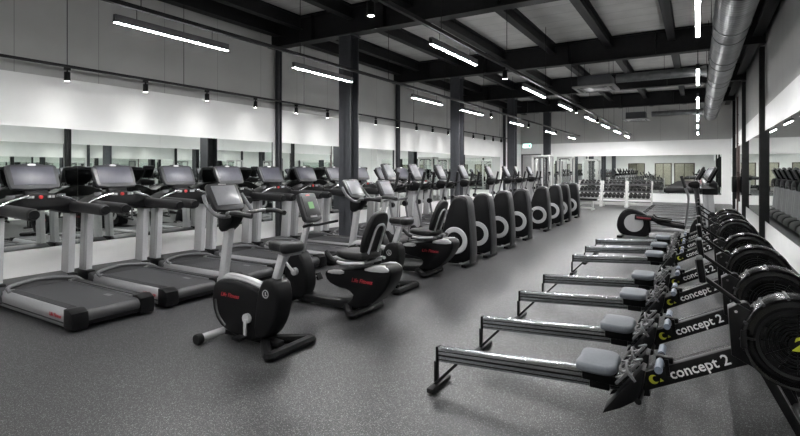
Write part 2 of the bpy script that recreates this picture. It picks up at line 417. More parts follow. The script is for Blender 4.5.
# ------------------------------------------------------------------ ceiling services
dct = thing('ventilation_duct', 'big round galvanised spiral duct running under the ceiling along the rower wall', 'duct', (.49, 3.2, 4.10))
seg_len = 1.35; Y0 = 0.
mb = MB()
for i in range(17):
    y = i * seg_len
    mb.lathe([(.268, y), (.27, y + .01), (.27, y + seg_len - .012), (.262, y + seg_len - .006), (.25, y + seg_len - .006), (.25, y)], (0, 0, 0), 'y', 40)
mb.build('spiral_pipe', 'ductrib', dct)
for i in range(8):
    y = 1.2 + i * 2.7
    MB().lathe([(.272, y - .03), (.283, y - .03), (.283, y + .03), (.272, y + .03)], (0, 0, 0), 'y', 40).build('joint_band', 'duct', dct)
for i in range(8):
    y = 1.9 + i * 2.7; mb = MB()
    mb.cyl((-.28, y, .0), (-.28, y, .92), .006, seg=6).cyl((.28, y, .0), (.28, y, .92), .006, seg=6)
    mb.lathe([(.272, y - .012), (.278, y - .012), (.278, y + .012), (.272, y + .012)], (0, 0, 0), 'y', 40)
    mb.build('hanger', 'steel', dct)

def branch(y, x0, label):
    b = thing('branch_duct', label, 'duct', (x0, y, 4.15))
    L = .205 - x0; mb = MB()
    n = 8
    for i in range(n):
        a = L * i / n; e = L * (i + 1) / n
        mb.lathe([(.118, a), (.12, a + .01), (.12, e - .01), (.114, e - .004), (.105, e - .004), (.105, a)], (0, 0, 0), 'x', 24)
    mb.build('pipe', 'duct', b)
    MB().lathe([(.122, L - .12), (.135, L - .12), (.16, L - .01), (.12, L - .01)], (0, 0, 0), 'x', 24).build('collar', 'duct', b)
    mb = MB()
    for x in (.3, L * .55): mb.cyl((x, 0, .12), (x, 0, .95), .006, seg=6)
    mb.build('hanger', 'steel', b)
def cassette(x, y, z, label, s=1.):
    t = thing('air_conditioning_cassette', label, 'air conditioner', (x, y, z))
    MB().box((0, 0, .20), (.86 * s, .86 * s, .30), .01).build('casing', 'acside', t)
    MB().box((0, 0, .025), (1.12 * s, 1.12 * s, .05), .015).build('panel', 'acwhite', t)
    mb = MB()
    for k in range(4):
        R = rz(90 * k); mb.box(R @ Vector((0, .43 * s, -.004)), (.7 * s, .07, .012) if k % 2 == 0 else (.07, .7 * s, .012))
    mb.build('air_slot', 'dark', t)
    MB().box((0, 0, -.002), (.5 * s, .5 * s, .008)).build('grille', 'mid', t)
    mb = MB()
    for a in (-1, 1):
        for b in (-1, 1): mb.cyl((a * .4 * s, b * .4 * s, .3), (a * .4 * s, b * .4 * s, .95), .006, seg=6)
    mb.build('hanger', 'steel', t)
cassette(-2.5, 14.95, 3.92, 'square ceiling air conditioning cassette, the larger and closer of two')
cassette(-2.43, 25.0, 3.9, 'square ceiling air conditioning cassette near the end wall, over the dumbbell racks', .95)
branch(14.8, -1.95, 'thin round branch duct feeding the closer ceiling cassette')
branch(25.0, -1.8, 'thin round branch duct feeding the ceiling cassette near the end wall')

# suspended linear lamps
def lamp(x, y0, y1, label, group, z=3.2, top=3.404, glow='lamp'):
    L = y1 - y0
    t = thing('linear_lamp', label, 'lamp', (x, (y0 + y1) / 2, z), 0, group)
    mb = MB().box((0, 0, .05), (.038, L, .06), .003).box((-.022, 0, .0475), (.006, L, .087), .001).box((.022, 0, .0475), (.006, L, .087), .001)
    for e in (-1, 1): mb.box((0, e * (L / 2 - .003), .0475), (.04, .006, .087), .001)
    mb.build('housing', 'mid', t)
    MB().box((0, 0, .007), (.037, L - .014, .014), .002).build('diffuser', glow, t)
    MB().box((0, 0, .084), (.038, L - .014, .006)).build('added_upfill', 'upfill', t)  # added glowing strip, unseen on the dark lamp tops, lifts the ceiling
    mb = MB()
    for s in (-1, 1): mb.cyl((0, s * (L / 2 - .25), .09), (0, s * (L / 2 - .25), top - z), .005, seg=6)
    mb.build('hanger', 'steel', t)
    return t
rowL = [(-.9, .6), (2.9, 4.4), (5.64, 7.16), (9.36, 10.8), (12.0, 13.5), (16.0, 17.4), (20.5, 21.9), (24.7, 26.1)]
rowM = [(.6, 2.1), (5.5, 7.0), (9.36, 10.9), (12.2, 13.6), (15.5, 17.0), (18.5, 20.1), (21.6, 23.2), (24.9, 26.4)]
rowR = [(.9, 2.6), (5.1, 6.9), (9.1, 10.8), (12.6, 14.9), (16.6, 18.8), (20.2, 22.0), (24.1, 25.9)]
for i, (a, b) in enumerate(rowL): lamp(-5.4, a, b, 'linear ceiling lamp over the bikes and treadmills, %s from the near end of its row' % ORD[i], 'linear lamps above the treadmills')
for i, (a, b) in enumerate(rowM): lamp(-2.9, a, b, 'linear ceiling lamp over the central aisle, %s from the near end of its row' % ORD[i], 'linear lamps above the aisle')
for i, (a, b) in enumerate(rowR): lamp(0., a, b, 'linear ceiling lamp over the rowers beside the big duct, %s from the near end' % ORD[i], 'linear lamps above the rowers', top=4.46, glow='lampsoft')

def track(x, z, label, name='light_track', r=.024, y0=YF + .1, y1=YB - .1, hang=(), top=4.8):
    t = thing(name, label, 'light track', (x, y0, z))
    MB().box((0, (y1 - y0) / 2, 0), (r * 2, y1 - y0, r * 2)).build('rail', 'steel', t)
    mb = MB()
    for y in hang: mb.cyl((0, y - y0, r), (0, y - y0, top - z), .006, seg=6)
    mb.build('hanger', 'steel', t)
    return t
track(-5.4, 3.43, 'black suspended rail carrying the lamps over the bikes', hang=[.6 + 2.6 * k for k in range(10)], top=4.79)
track(-2.9, 3.43, 'black suspended rail carrying the lamps over the aisle', hang=[.6 + 2.6 * k for k in range(10)], top=4.79)
track(-8.3, 3.2, 'black spotlight track suspended along the mirror wall', r=.02, y1=24.4, hang=[1.7, 3.75, 5.75, 9.05, 11.2, 14.5, 17.1, 20, 23], top=4.73)

spot = thing('track_spotlight', '', 'spotlight', (0, 0, 0))
mb = MB().box((0, 0, -.02), (.035, .09, .04), .004); mb.cyl((0, 0, -.03), (0, 0, -.07), .012, seg=8); mb.build('adapter', 'black_metal', spot)
MB().lathe([(.0, -.07), (.04, -.07), (.043, -.08), (.043, -.21), (.037, -.21), (.037, -.195), (.0, -.195)], (0, 0, 0), 'z', 20).build('body', 'black_metal', spot)
MB().cyl((0, 0, -.199), (0, 0, -.206), .036, seg=20).build('lens', 'spotlens', spot)
sy = [1.25, 2.5, 3.75, 5.0, 6.26, 7.5, 8.78, 9.95, 12.2, 13.45, 14.7, 15.9, 17.2, 19.7, 21.0, 22.1, 23.2]
def spotlamp(x, y, z, power, angle=70, tilt=(0, 0), blend=.7):
    l = bpy.data.lights.new('spot_light', 'SPOT'); l.energy = power; l.spot_size = math.radians(angle); l.spot_blend = blend; l.shadow_soft_size = .035
    l.color = (1, .985, .96)
    o = bpy.data.objects.new('spot_light', l); COL.objects.link(o); o.location = (x, y, z); o.rotation_euler = (tilt[0], tilt[1], 0)
SPOT_P = 15
first = True
for i, y in enumerate(sy):
    lab = 'black cylinder spotlight on the mirror wall track, %s from the near end' % (ORD[i] if i < 16 else 'seventeenth')
    z = 3.18
    if first: o = spot; o.location = (-8.3, y, z); o['label'] = lab; o['group'] = 'spotlights along the mirror wall'; first = False
    else: o = dup(spot, (-8.3, y, z), label=lab, group='spotlights along the mirror wall')
    spotlamp(-8.3, y, z - .215, SPOT_P, 125, (0, -.1), 1.)
for i, (x, y) in enumerate([(-2.9, 4.17), (-2.9, 8.3), (-2.9, 14.2), (-5.4, 14.2), (-5.4, 18.1), (-5.4, 22.2), (-2.9, 17.6)]):
    lab = ['single spotlight hanging near the ceiling beam in the foreground over the aisle', 'spotlight between two lamps over the aisle, next to the first ceiling beam',
           'spotlight on the aisle rail beside the closer ceiling cassette', 'spotlight on the bike rail beyond the second column',
           'spotlight on the bike rail between the second and third columns', 'spotlight at the far end of the bike rail', 'spotlight far along the aisle rail'][i]
    z = 3.41
    dup(spot, (x, y, z), label=lab, group='spotlights between the linear lamps')
    spotlamp(x, y, z - .215, 40, 80, (0, 0), .8)

# conduit and call box on the rower wall
cd = thing('wall_conduit', 'brown vertical pipe on the rower wall beyond the posts', 'pipe', (XR - .04, 22.6, .0))
MB().cyl((0, 0, 0), (0, 0, 4.4), .03, seg=12).build('pipe', 'conduit', cd)
mb = MB()
for z in (.4, 1.5, 2.6, 3.7): mb.box((.01, 0, z), (.06, .09, .03))
mb.build('clip', 'dark', cd)
bx = thing('wall_box', 'small dark box mounted low on the wall pipe', 'box', (XR - .14, 22.6, .75))
MB().box((0, 0, .3), (.14, .3, .6), .01).build('case', 'black', bx)
MB().box((-.073, 0, .3), (.01, .26, .56), .004).build('lid', 'dark', bx)

# ------------------------------------------------------------------ treadmill (rear at x=0, front towards -x)
def make_treadmill():
    t = thing('treadmill', '', 'treadmill')
    MB().box((-1.09, 0, .085), (2.1, .7, .07), .01).build('deck', 'black', t)
    b = MB().box((-.87, 0, .185), (1.56, .54, .02)).cyl((-.1, -.27, .125), (-.1, .27, .125), .07, seg=20)
    b.box((-.1, 0, .1), (.1, .54, .12), .02).build('running_belt', 'belt', t)
    MB().box((-.5, .17, .1955), (.13, .06, .002)).build('belt_mark', 'mid', t)
    for s in (-1, 1):
        pr = [(.285, .05), (.285, .205), (.365, .215), (.400, .20), (.420, .155), (.418, .06), (.395, .03)]
        r = MB().prism([(s * y, z) for y, z in pr], 'x', -1.72, -.17, .004).build('side_rail', 'railsilver', t)
        fr = MB()
        for k in range(5): fr.box((-.87, s * (.294 + .018 * k), .213), (1.4, .013, .012), .003)
        fr.build('foot_grip', 'dark', r)
        MB().box((-.95, s * .4195, .085), (1.5, .008, .014)).build('groove', 'dark', r)
        text('logo', 'Life Fitness', .055, 'red', r, (-.36, s * .424, .138), FACE_NY if s < 0 else FACE_PY, .3, .001)
        e = MB().prism([(-.19, .025), (-.19, .22), (-.10, .225), (-.03, .19), (-.015, .1), (-.03, .025)], 'y', s * .345 - .082, s * .345 + .082, .015)
        e.build('end_cap', 'black', t)
        # upright plate leaning back towards the runner
        u = MB().prism([(-1.99, .20), (-1.80, .20), (-1.74, 1.14), (-1.92, 1.14)], 'y', s * .385 - .042, s * .385 + .042, .014).build('upright', 'silver', t)
        MB().box((-1.88, s * .385, .205), (.3, .115, .13), .025).build('upright_foot', 'black', u)
        MB().bar((-1.85, s * .4285, .32), (-1.80, s * .4285, 1.06), .04, .006).build('edge_strip', 'ring', u)
        h = MB().box((-1.42, s * .373, 1.125), (.96, .115, .135), .045, ry(1.5), 3)
        h = h.build('handrail', 'grip', t)
        MB().lathe([(0, 0), (.05, 0), (.055, .012), (.05, .03), (.0, .03)], (-.955, s * .373, 1.113), 'x', 16).build('handrail_cap', 'black', h)
    c = MB().prism([(-2.2, .03), (-2.2, .17), (-2.14, .24), (-2.0, .28), (-1.78, .265), (-1.66, .205), (-1.61, .17), (-1.61, .03)], 'y', -.43, .43, .03, 3, 1)
    mc = c.build('motor_cover', 'dark', t)
    w = MB()
    w.tube([(-1.5, -.385, .2), (-1.66, -.33, .24), (-1.74, 0, .266), (-1.66, .33, .24), (-1.5, .385, .2)], .022, 8)
    w.build('cover_edge', 'mid', mc)
    # dashboard arch between the handrails
    arch = [(-.46, 1.03), (-.46, 1.17), (-.34, 1.235), (-.18, 1.29), (0, 1.31), (.18, 1.29), (.34, 1.235), (.46, 1.17), (.46, 1.03), (.3, 1.05), (.15, 1.10), (-.15, 1.10), (-.3, 1.05)]
    d = MB().prism(arch, 'x', -2.02, -1.70, .025, 2).build('dashboard', 'black', t)
    for s in (-1, 1): MB().tube([(-1.69, s * .44, 1.16), (-1.64, s * .32, 1.235), (-1.64, s * .15, 1.285)], .014, 8).build('chrome_trim', 'chrome', d)
    MB().lathe([(0, 0), (.022, 0), (.022, .02), (.015, .026), (0, .026)], (-1.705, .0, 1.27), 'x', 16).build('stop_button', 'redbutton', d)
    k = MB()
    for y in (-.13, -.09, .09, .13): k.box((-1.69, y, 1.27), (.02, .032, .03), .004)
    k.build('keypad', 'ring', d)
    for s in (-1, 1):
        MB().lathe([(.038, 0), (.045, 0), (.045, .05), (.038, .05)], (-1.8, s * .27, 1.245), 'z', 16).build('cup_holder', 'mid', d)
    # console
    R = ry(-26); C0 = Vector((-1.9, 0, 1.505))
    def place(o, off=(0, 0, 0)):
        o.data.transform(Matrix.Translation(C0) @ R.to_4x4() @ Matrix.Translation(off)); return o
    b = MB().prism([(-.25, -.17), (-.275, -.10), (-.283, .13), (-.25, .17), (-.12, .173), (-.08, .19), (.08, .19), (.12, .173), (.25, .17), (.283, .13), (.275, -.10), (.25, -.17)], 'x', -.025, .03, .015, 2, 1)
    cs = place(b.build('console', 'bezel', t))
    place(MB().box((.032, 0, .012), (.008, .46, .25), .003).build('screen', 'screen', cs))
    place(MB().prism([(-.05, .150), (.05, .150), (.04, .176), (-.04, .176)], 'x', .03, .034, smooth=1).build('emblem', 'white_print', cs))
    place(MB().prism([(-.27, .14), (.27, .14), (.25, .0), (.17, -.17), (-.17, -.17), (-.25, 0)], 'x', -.08, -.024, .02).build('back_cover', 'black', cs))
    place(MB().bar((-.04, 0, -.12), (-.02, 0, -.30), .09, .26, .02).build('neck', 'black', cs))
    return t
tm = make_treadmill()
G = 'treadmills facing the mirror wall'
tl = ['black and silver treadmill in the foreground, closest of the mirror wall row', 'treadmill second from the near end of the mirror wall row, behind the upright bike',
      'treadmill third from the near end of the mirror wall row', 'treadmill fourth from the near end of the mirror wall row', 'treadmill fifth from the near end, behind the green-screened recumbent bike',
      'treadmill on the near side of the first steel column', 'treadmill just beyond the first steel column', 'treadmill second beyond the first steel column',
      'treadmill third beyond the first steel column', 'treadmill fourth beyond the first steel column', 'treadmill just before the second steel column', 'farthest treadmill of the mirror wall row, beside the second steel column']
for k in range(11):
    loc = (-5.17, 2.81 + .99 * k, 0)
    if k == 0: tm.location = loc; tm['label'] = tl[0]; tm['group'] = G
    else: dup(tm, loc, label=tl[k] if k < 10 else tl[11], group=G)
rt = ['treadmill facing the rower wall right behind the low elliptical trainer, first of its row'] + ['treadmill facing the rower wall, %s of its row counted from the elliptical trainer' % ORD[k] for k in range(1, 7)] + ['treadmill facing the rower wall, last of its row before the end wall']
for k in range(8): dup(tm, (-1.62, 13.72 + 1.1 * k, 0), PI, rt[k], 'treadmills facing the rower wall')

# ------------------------------------------------------------------ shared pieces of the bikes
def rear_foot(t, w=.26, reach=.3):
    mb = MB()
    mb.tube([(-reach, -.03, .06), (-.06, -w + .03, .05), (-.005, -w, .05), (.0, -w + .05, .05), (.0, 0, .05), (.0, w - .05, .05), (-.005, w, .05), (-.06, w - .03, .05), (-reach, .03, .06)], .045, 8)
    return mb.build('rear_stabiliser', 'black', t)

def portrait_console(t, c, w, h, tilt, screen='screenlight', emblem=True, depth=.05):
    R = ry(-tilt); C0 = Vector(c)
    def place(o): o.data.transform(Matrix.Translation(C0) @ R.to_4x4()); return o
    a, b = w / 2, h / 2
    o = MB().prism([(-a * .85, -b), (-a, -b * .6), (-a, b * .8), (-a * .85, b), (a * .85, b), (a, b * .8), (a, -b * .6), (a * .85, -b)], 'x', -depth, .0, .012, 2, 1)
    cs = place(o.build('console', 'bezeldark', t))
    place(MB().box((.003, 0, b * .08), (.008, w * .76, h * .70), .003).build('screen', screen, cs))
    place(MB().box((-depth - .02, 0, -b * .1), (.05, w * .7, h * .7), .02).build('back_cover', 'black', cs))
    if emblem: place(MB().box((.001, 0, b * .88), (.004, w * .25, h * .03)).build('emblem', 'ring', cs))
    return cs, place

# ------------------------------------------------------------------ upright bike
def make_bike():
    t = thing('upright_bike', '', 'exercise bike')
    body = [(-.93, .30), (-.91, .47), (-.86, .535), (-.72, .56), (-.52, .555), (-.30, .52), (-.20, .46), (-.14, .3), (-.20, .12), (-.29, .05), (-.48, .035), (-.68, .07), (-.84, .13)]
    h = MB().prism(body, 'y', -.085, .085, .025, 3, 1).build('housing', 'black', t)
    MB().tube([(-.9, -.0, .515), (-.75, 0, .57), (-.52, 0, .565), (-.26, 0, .525)], .04, 8).build('top_spine', 'ring', h)
    for s in (-1, 1):
        MB().tube([(-.86, s * .086, .36), (-.82, s * .087, .22), (-.72, s * .086, .13)], .012, 6).build('groove', 'dark', h)
        text('logo', 'Life Fitness', .056, 'red', h, (-.66, s * .0865, .42), FACE_NY if s < 0 else FACE_PY, .3, .001)
    sh = [(-.34, .1), (-.30, .42), (-.26, .56), (-.19, .635), (-.06, .62), (-.02, .5), (-.03, .38), (-.07, .25), (-.14, .14), (-.22, .08)]
    q = MB().prism(sh, 'y', -.10, .10, .03, 3, 1).build('seat_shroud', 'black', t)
    for s in (-1, 1):
        MB().lathe([(.030, -.002), (.038, -.002), (.038, .003), (.030, .003)], (-.17, s * .101, .5), 'y', 20).build('emblem_ring', 'ring', q)
        MB().box((-.17, s * .101, .5), (.012, .004, .035)).box((-.165, s * .101, .487), (.022, .004, .008)).build('emblem_mark', 'ring', q)
    MB().bar((-.86, 0, .50), (-.755, 0, 1.12), .085, .075, .02).build('mast', 'silver', t)
    MB().prism([(-.84, 1.0), (-.73, 1.02), (-.62, 1.16), (-.66, 1.22), (-.84, 1.2), (-.86, 1.12)], 'y', -.07, .07, .02, 2, 1).build('neck', 'black', t)
    portrait_console(t, (-.81, 0, 1.345), .36, .30, 30)
    hb = MB()
    for s in (-1, 1):
        hb.tube([(-.69, 0, 1.17), (-.67, s * .14, 1.165), (-.7, s * .215, 1.19), (-.79, s * .235, 1.27), (-.86, s * .22, 1.36)], .019, 8)
        hb.tube([(-.68, s * .10, 1.17), (-.55, s * .19, 1.205), (-.38, s * .225, 1.21), (-.24, s * .20, 1.195)], .018, 8)
    hb = hb.build('handlebar', 'mid', t)
    for s in (-1, 1):
        MB().tube([(-.48, s * .212, 1.211), (-.38, s * .225, 1.211), (-.235, s * .20, 1.195)], .024, 8).build('grip', 'rubber', hb)
        MB().box((-.60, s * .14, 1.2), (.09, .03, .02), .006, rz(s * 40)).build('pulse_sensor', 'chrome', hb)
    MB().bar((-.16, 0, .56), (-.04, 0, .88), .075, .06, .015).build('seat_post', 'silver', t)
    sad = [(-.22, .035), (-.1, .055), (.0, .09), (.03, .125), (.09, .12), (.115, .06), (.115, -.06), (.09, -.12), (.03, -.125), (0, -.09), (-.1, -.055), (-.22, -.035)]
    st = MB().prism(sad, 'z', .875, .965, .03, 3, 1).build('saddle', 'pad', t)
    MB().prism([(x * .9, y * .8) for x, y in sad], 'z', .855, .88, .005, 1, 1).build('saddle_base', 'mid', st)
    for s in (-1, 1):
        z1 = .25 + s * .155; zz = .25
        c = MB().lathe([(0, -.02), (.045, -.02), (.045, .012), (.03, .02), (0, .02)], (-.40, s * .105, .25), 'y', 18)
        c.bar((-.40, s * .125, zz), (-.405, s * .125, z1), .034, .02, .006)
        c = c.build('crank', 'silver', t)
        MB().box((-.405, s * .19, z1), (.10, .09, .028), .006).cyl((-.405, s * .12, z1), (-.405, s * .235, z1), .01, seg=8).build('pedal', 'black', c)
    MB().bar((-.66, 0, .10), (-.81, 0, .05), .06, .07, .01).cyl((-.81, -.29, .05), (-.81, .29, .05), .035, seg=14).build('front_stabiliser', 'silver', t)
    for s in (-1, 1):
        MB().lathe([(0, -.03), (.045, -.03), (.05, -.02), (.05, .02), (.045, .03), (0, .03)], (-.81, s * .31, .05), 'y', 18).build('transport_wheel', 'rubber', t)
    rf = rear_foot(t); rf.data.transform(Matrix.Translation((.05, 0, -.012)))
    MB().box((-.45, 0, .045), (.75, .08, .05), .01).build('base_frame', 'black_metal', t)
    return t
bk = make_bike()
bk.location = (-3.10, 3.17, 0); bk['label'] = 'upright exercise bike standing alone in front, beside the first treadmills'; bk['group'] = 'upright bikes'
dup(bk, (-3.34, 5.57, 0), label='upright exercise bike standing between the two recumbent bikes', group='upright bikes')

# ------------------------------------------------------------------ recumbent bike
def make_recumbent(big):
    t = thing('recumbent_bike', '', 'exercise bike')
    disc = [(-1.19, .28), (-1.16, .48), (-1.04, .63), (-.95, .62), (-.86, .49), (-.81, .33), (-.82, .17), (-.90, .06), (-1.04, .04), (-1.15, .12)]
    MB().prism(disc, 'y', -.09, .09, .03, 3, 1).build('front_housing', 'black', t)
    MB().prism([(-1.0, .03), (-1.0, .12), (-.5, .11), (-.2, .13), (.0, .13), (.05, .05), (-.15, .03)], 'y', -.075, .075, .015).build('base_beam', 'black_metal', t)
    MB().cyl((-1.06, -.26, .05), (-1.06, .26, .05), .04, seg=14).build('front_stabiliser', 'black_metal', t)
    for s in (-1, 1):
        a = -.13 * s
        c = MB().lathe([(0, -.02), (.045, -.02), (.045, .02), (0, .02)], (-.99, s * .11, .38), 'y', 18).bar((-.99, s * .135, .38), (-.99 + s * .12, s * .135, .38 - s * .1), .034, .02, .006)
        c = c.build('crank', 'silver', t)
        MB().box((-.99 + s * .12, s * .195, .38 - s * .1), (.09, .09, .028), .006, ry(60)).build('pedal', 'black', c)
    MB().bar((-1.0, 0, .55), (-.86, 0, 1.04 if not big else 1.12), .07, .06, .015).build('mast', 'silver', t)
    if big:
        portrait_console(t, (-.84, 0, 1.30), .36, .32, 26)
        hb = MB()
        for s in (-1, 1): hb.tube([(-.82, 0, 1.11), (-.78, s * .14, 1.105), (-.72, s * .24, 1.12), (-.6, s * .27, 1.15)], .018, 8)
        hb.build('handlebar', 'mid', t)
    else:
        cs, place = portrait_console(t, (-.83, 0, 1.155), .30, .37, 22, 'dark', False, .06)
        place(MB().box((.003, 0, .035), (.006, .19, .17), .003).build('display_window', 'bezeldark', cs))
        place(MB().box((.008, .005, .02), (.004, .085, .085)).build('display', 'lcd', cs))
        place(MB().box((.004, 0, -.115), (.006, .12, .03), .004).build('keypad', 'ring', cs))
        place(MB().box((.002, 0, .148), (.006, .07, .014), .002).build('emblem_strip', 'redbutton', cs))
        hb = MB()
        for s in (-1, 1): hb.tube([(-.87, 0, .93), (-.82, s * .13, .93), (-.74, s * .2, .95), (-.6, s * .23, .98)], .016, 8)
        hb.build('handlebar', 'black', t)
    shr = [(-.52, .43), (-.47, .32), (-.32, .275), (-.17, .265), (-.09, .2), (-.22, .1), (-.05, .06), (.14, .14), (.29, .28), (.38, .42), (.40, .53), (.31, .59), (.05, .53), (-.21, .485), (-.44, .47)]
    h = MB().prism(shr, 'y', -.135, .135, .03, 3, 1).build('seat_housing', 'black', t)
    for s in (-1, 1):
        text('logo', 'Life Fitness', .062, 'red', h, (.02, s * .1365, .385), FACE_NY if s < 0 else FACE_PY, .3, .0012)
        MB().prism([(-.47, .42), (-.44, .466), (-.22, .482), (-.22, .43)], 'y', s * .115 - .03, s * .115 + .03, .012, 2, 1).build('rail_cover', 'silver', h)
        MB().prism([(.06, .50), (.06, .535), (.27, .592), (.375, .55), (.36, .51)], 'y', s * .115 - .03, s * .115 + .03, .012, 2, 1).build('rear_cover', 'silver', h)
    # seat on its carriage
    sc = MB().box((-.12, 0, .565), (.30, .2, .06), .015).build('seat_carriage', 'mid', t)
    MB().box((-.14, 0, .60), (.42, .40, .03), .012, ry(6)).build('seat_pan', 'mid', t)
    MB().prism([(-.36, -.12), (-.34, .12), (-.22, .2), (.05, .21), (.09, .15), (.09, -.15), (.05, -.21), (-.22, -.2)], 'z', .615, .70, .03, 3, 1).build('seat_cushion', 'pad', t)
    R = ry(20)
    b = MB().prism([(-.14, -.02), (-.185, .1), (-.19, .24), (-.16, .40), (-.09, .48), (.09, .48), (.16, .40), (.19, .24), (.185, .1), (.14, -.02)], 'x', -.04, .025, .022, 3, 1)
    b = b.build('backrest', 'pad', t); b.data.transform(Matrix.Translation((.03, 0, .69)) @ R.to_4x4())
    lp = MB().tube([(.045, -.09, -.08), (.045, -.09, .22), (.045, -.07, .32), (.045, 0, .35), (.045, .07, .32), (.045, .09, .22), (.045, .09, -.08)], .013, 8).build('back_frame', 'silver', t)
    lp.data.transform(Matrix.Translation((.03, 0, .69)) @ R.to_4x4())
    for s in (-1, 1):
        g = MB().tube([(.1, s * .2, .60), (-.1, s * .27, .59), (-.27, s * .275, .62), (-.37, s * .26, .69)], .018, 8).build('side_handle', 'silver', t)
        MB().tube([(-.2, s * .277, .603), (-.27, s * .275, .62), (-.375, s * .26, .695)], .024, 8).build('grip', 'rubber', g)
    rear_foot(t, .27, .26)
    return t
rc = make_recumbent(False); rc.location = (-3.15, 4.46, 0); rc['label'] = 'recumbent exercise bike with a small green display, beside the front upright bike'; rc['group'] = 'recumbent bikes'
rc2 = make_recumbent(True); rc2.location = (-3.45, 6.62, 0); rc2['label'] = 'recumbent exercise bike next to the first tall black cross trainer'; rc2['group'] = 'recumbent bikes'

# ------------------------------------------------------------------ tall rear-drive cross trainer
def make_cross():
    t = thing('cross_trainer', '', 'cross trainer')
    tw = [(-.42, .07), (-.47, .2), (-.46, .5), (-.38, .82), (-.29, 1.06), (-.22, 1.14), (-.06, 1.15), (.0, 1.08), (.04, .7), (.07, .3), (.05, .07)]
    o = MB().prism(tw, 'y', -.15, .15, .04, 3, 1).build('drive_tower', 'black', t)
    sp = [(-.30, 1.1), (-.2, 1.165), (-.05, 1.17), (.02, 1.1), (.065, .7), (.09, .3), (.075, .06), (.03, .06), (.02, .5), (-.04, 1.05), (-.1, 1.12), (-.2, 1.11)]
    MB().prism(sp, 'y', -.115, .115, .02, 2, 1).build('rear_spine', 'dark', o)
    MB().prism([(-.24, 1.13), (-.2, 1.172), (-.07, 1.175), (-.02, 1.13)], 'y', -.09, .09, .01, 2, 1).build('top_cap', 'mid', o)
    for s in (-1, 1):
        y = s * .155
        k = MB().lathe([(.145, -.012), (.215, -.012), (.225, 0), (.215, .014), (.145, .014), (.138, 0)], (-.20, y, .43), 'y', 40).build('crank_ring', 'ring', t)
        MB().lathe([(0, -.01), (.14, -.01), (.14, .008), (.06, .012), (0, .012)], (-.20, y, .43), 'y', 32).build('crank_disc', 'black', k)
        a = 2.5 if s < 0 else 2.5 + PI
        px, pz = -.20 + .17 * math.cos(a), .43 + .17 * math.sin(a)
        MB().lathe([(0, -.02), (.035, -.02), (.035, .02), (0, .02)], (px, s * .19, pz), 'y', 16).build('crank_pin', 'mid', k)
        l = MB().tube([(px, s * .215, pz), (px - .3, s * .23, pz + .0), (-.95, s * .225, .34), (-1.3, s * .22, .30)], .028, 8).build('pedal_arm', 'black_metal', t)
        MB().prism([(-1.05, .36), (-1.05, .385), (-.72, .41), (-.66, .45), (-.64, .44), (-.68, .385), (-.72, .375)], 'y', s * .225 - .075, s * .225 + .075, .008).build('foot_plate', 'rubber', l)
        m = MB().tube([(-1.3, s * .24, .30), (-1.33, s * .25, .62), (-1.40, s * .27, .98), (-1.36, s * .26, 1.2), (-1.30, s * .22, 1.38), (-1.27, s * .20, 1.55)], .021, 8).build('moving_handlebar', 'mid', t)
        MB().tube([(-1.345, s * .25, 1.24), (-1.30, s * .22, 1.38), (-1.268, s * .20, 1.56)], .027, 8).build('grip', 'rubber', m)
        MB().lathe([(0, -.03), (.05, -.03), (.05, .03), (0, .03)], (-1.39, s * .23, .98), 'y', 16).build('pivot', 'black', m)
    MB().box((-.95, 0, .065), (1.55, .12, .07), .012).build('base_beam', 'black_metal', t)
    MB().box((.0, 0, .035), (.09, .52, .05), .012).build('rear_foot', 'black', t)
    MB().box((-1.68, 0, .035), (.09, .56, .05), .012).build('front_foot', 'black', t)
    MB().prism([(-1.72, .08), (-1.42, .08), (-1.44, .30), (-1.52, .5), (-1.66, .5)], 'y', -.13, .13, .03, 2, 1).build('front_shroud', 'black', t)
    MB().bar((-1.56, 0, .40), (-1.50, 0, 1.28), .13, .16, .025).build('mast', 'silver', t)
    MB().prism([(-1.62, 1.18), (-1.40, 1.20), (-1.33, 1.27), (-1.38, 1.36), (-1.62, 1.38)], 'y', -.19, .19, .03, 2, 1).build('cup_tray', 'black', t)
    portrait_console(t, (-1.58, 0, 1.565), .32, .36, 26)
    for s in (-1, 1): MB().tube([(-1.45, s * .08, 1.3), (-1.33, s * .15, 1.31), (-1.2, s * .17, 1.34)], .016, 8).build('fixed_grip', 'rubber', t)
    return t
ct = make_cross()
ty = [7.54, 8.56, 9.75, 11.07, 12.9, 14.4, 15.55, 17.05]
cl = ['tall black cross trainer next to the second recumbent bike, first of its row', 'tall black cross trainer second from the recumbent bikes', 'tall black cross trainer third from the recumbent bikes',
      'tall black cross trainer fourth in the row, just before a wider gap', 'tall black cross trainer just after the wider gap in the row', 'tall black cross trainer second after the wider gap',
      'tall black cross trainer next to last in its row', 'tall black cross trainer last in its row, closest to the dumbbell racks']
for k, y in enumerate(ty):
    loc = (-3.24 - .03 * k, y, 0)
    if k == 0: ct.location = loc; ct['label'] = cl[0]; ct['group'] = 'tall cross trainers'
    else: dup(ct, loc, label=cl[k], group='tall cross trainers')

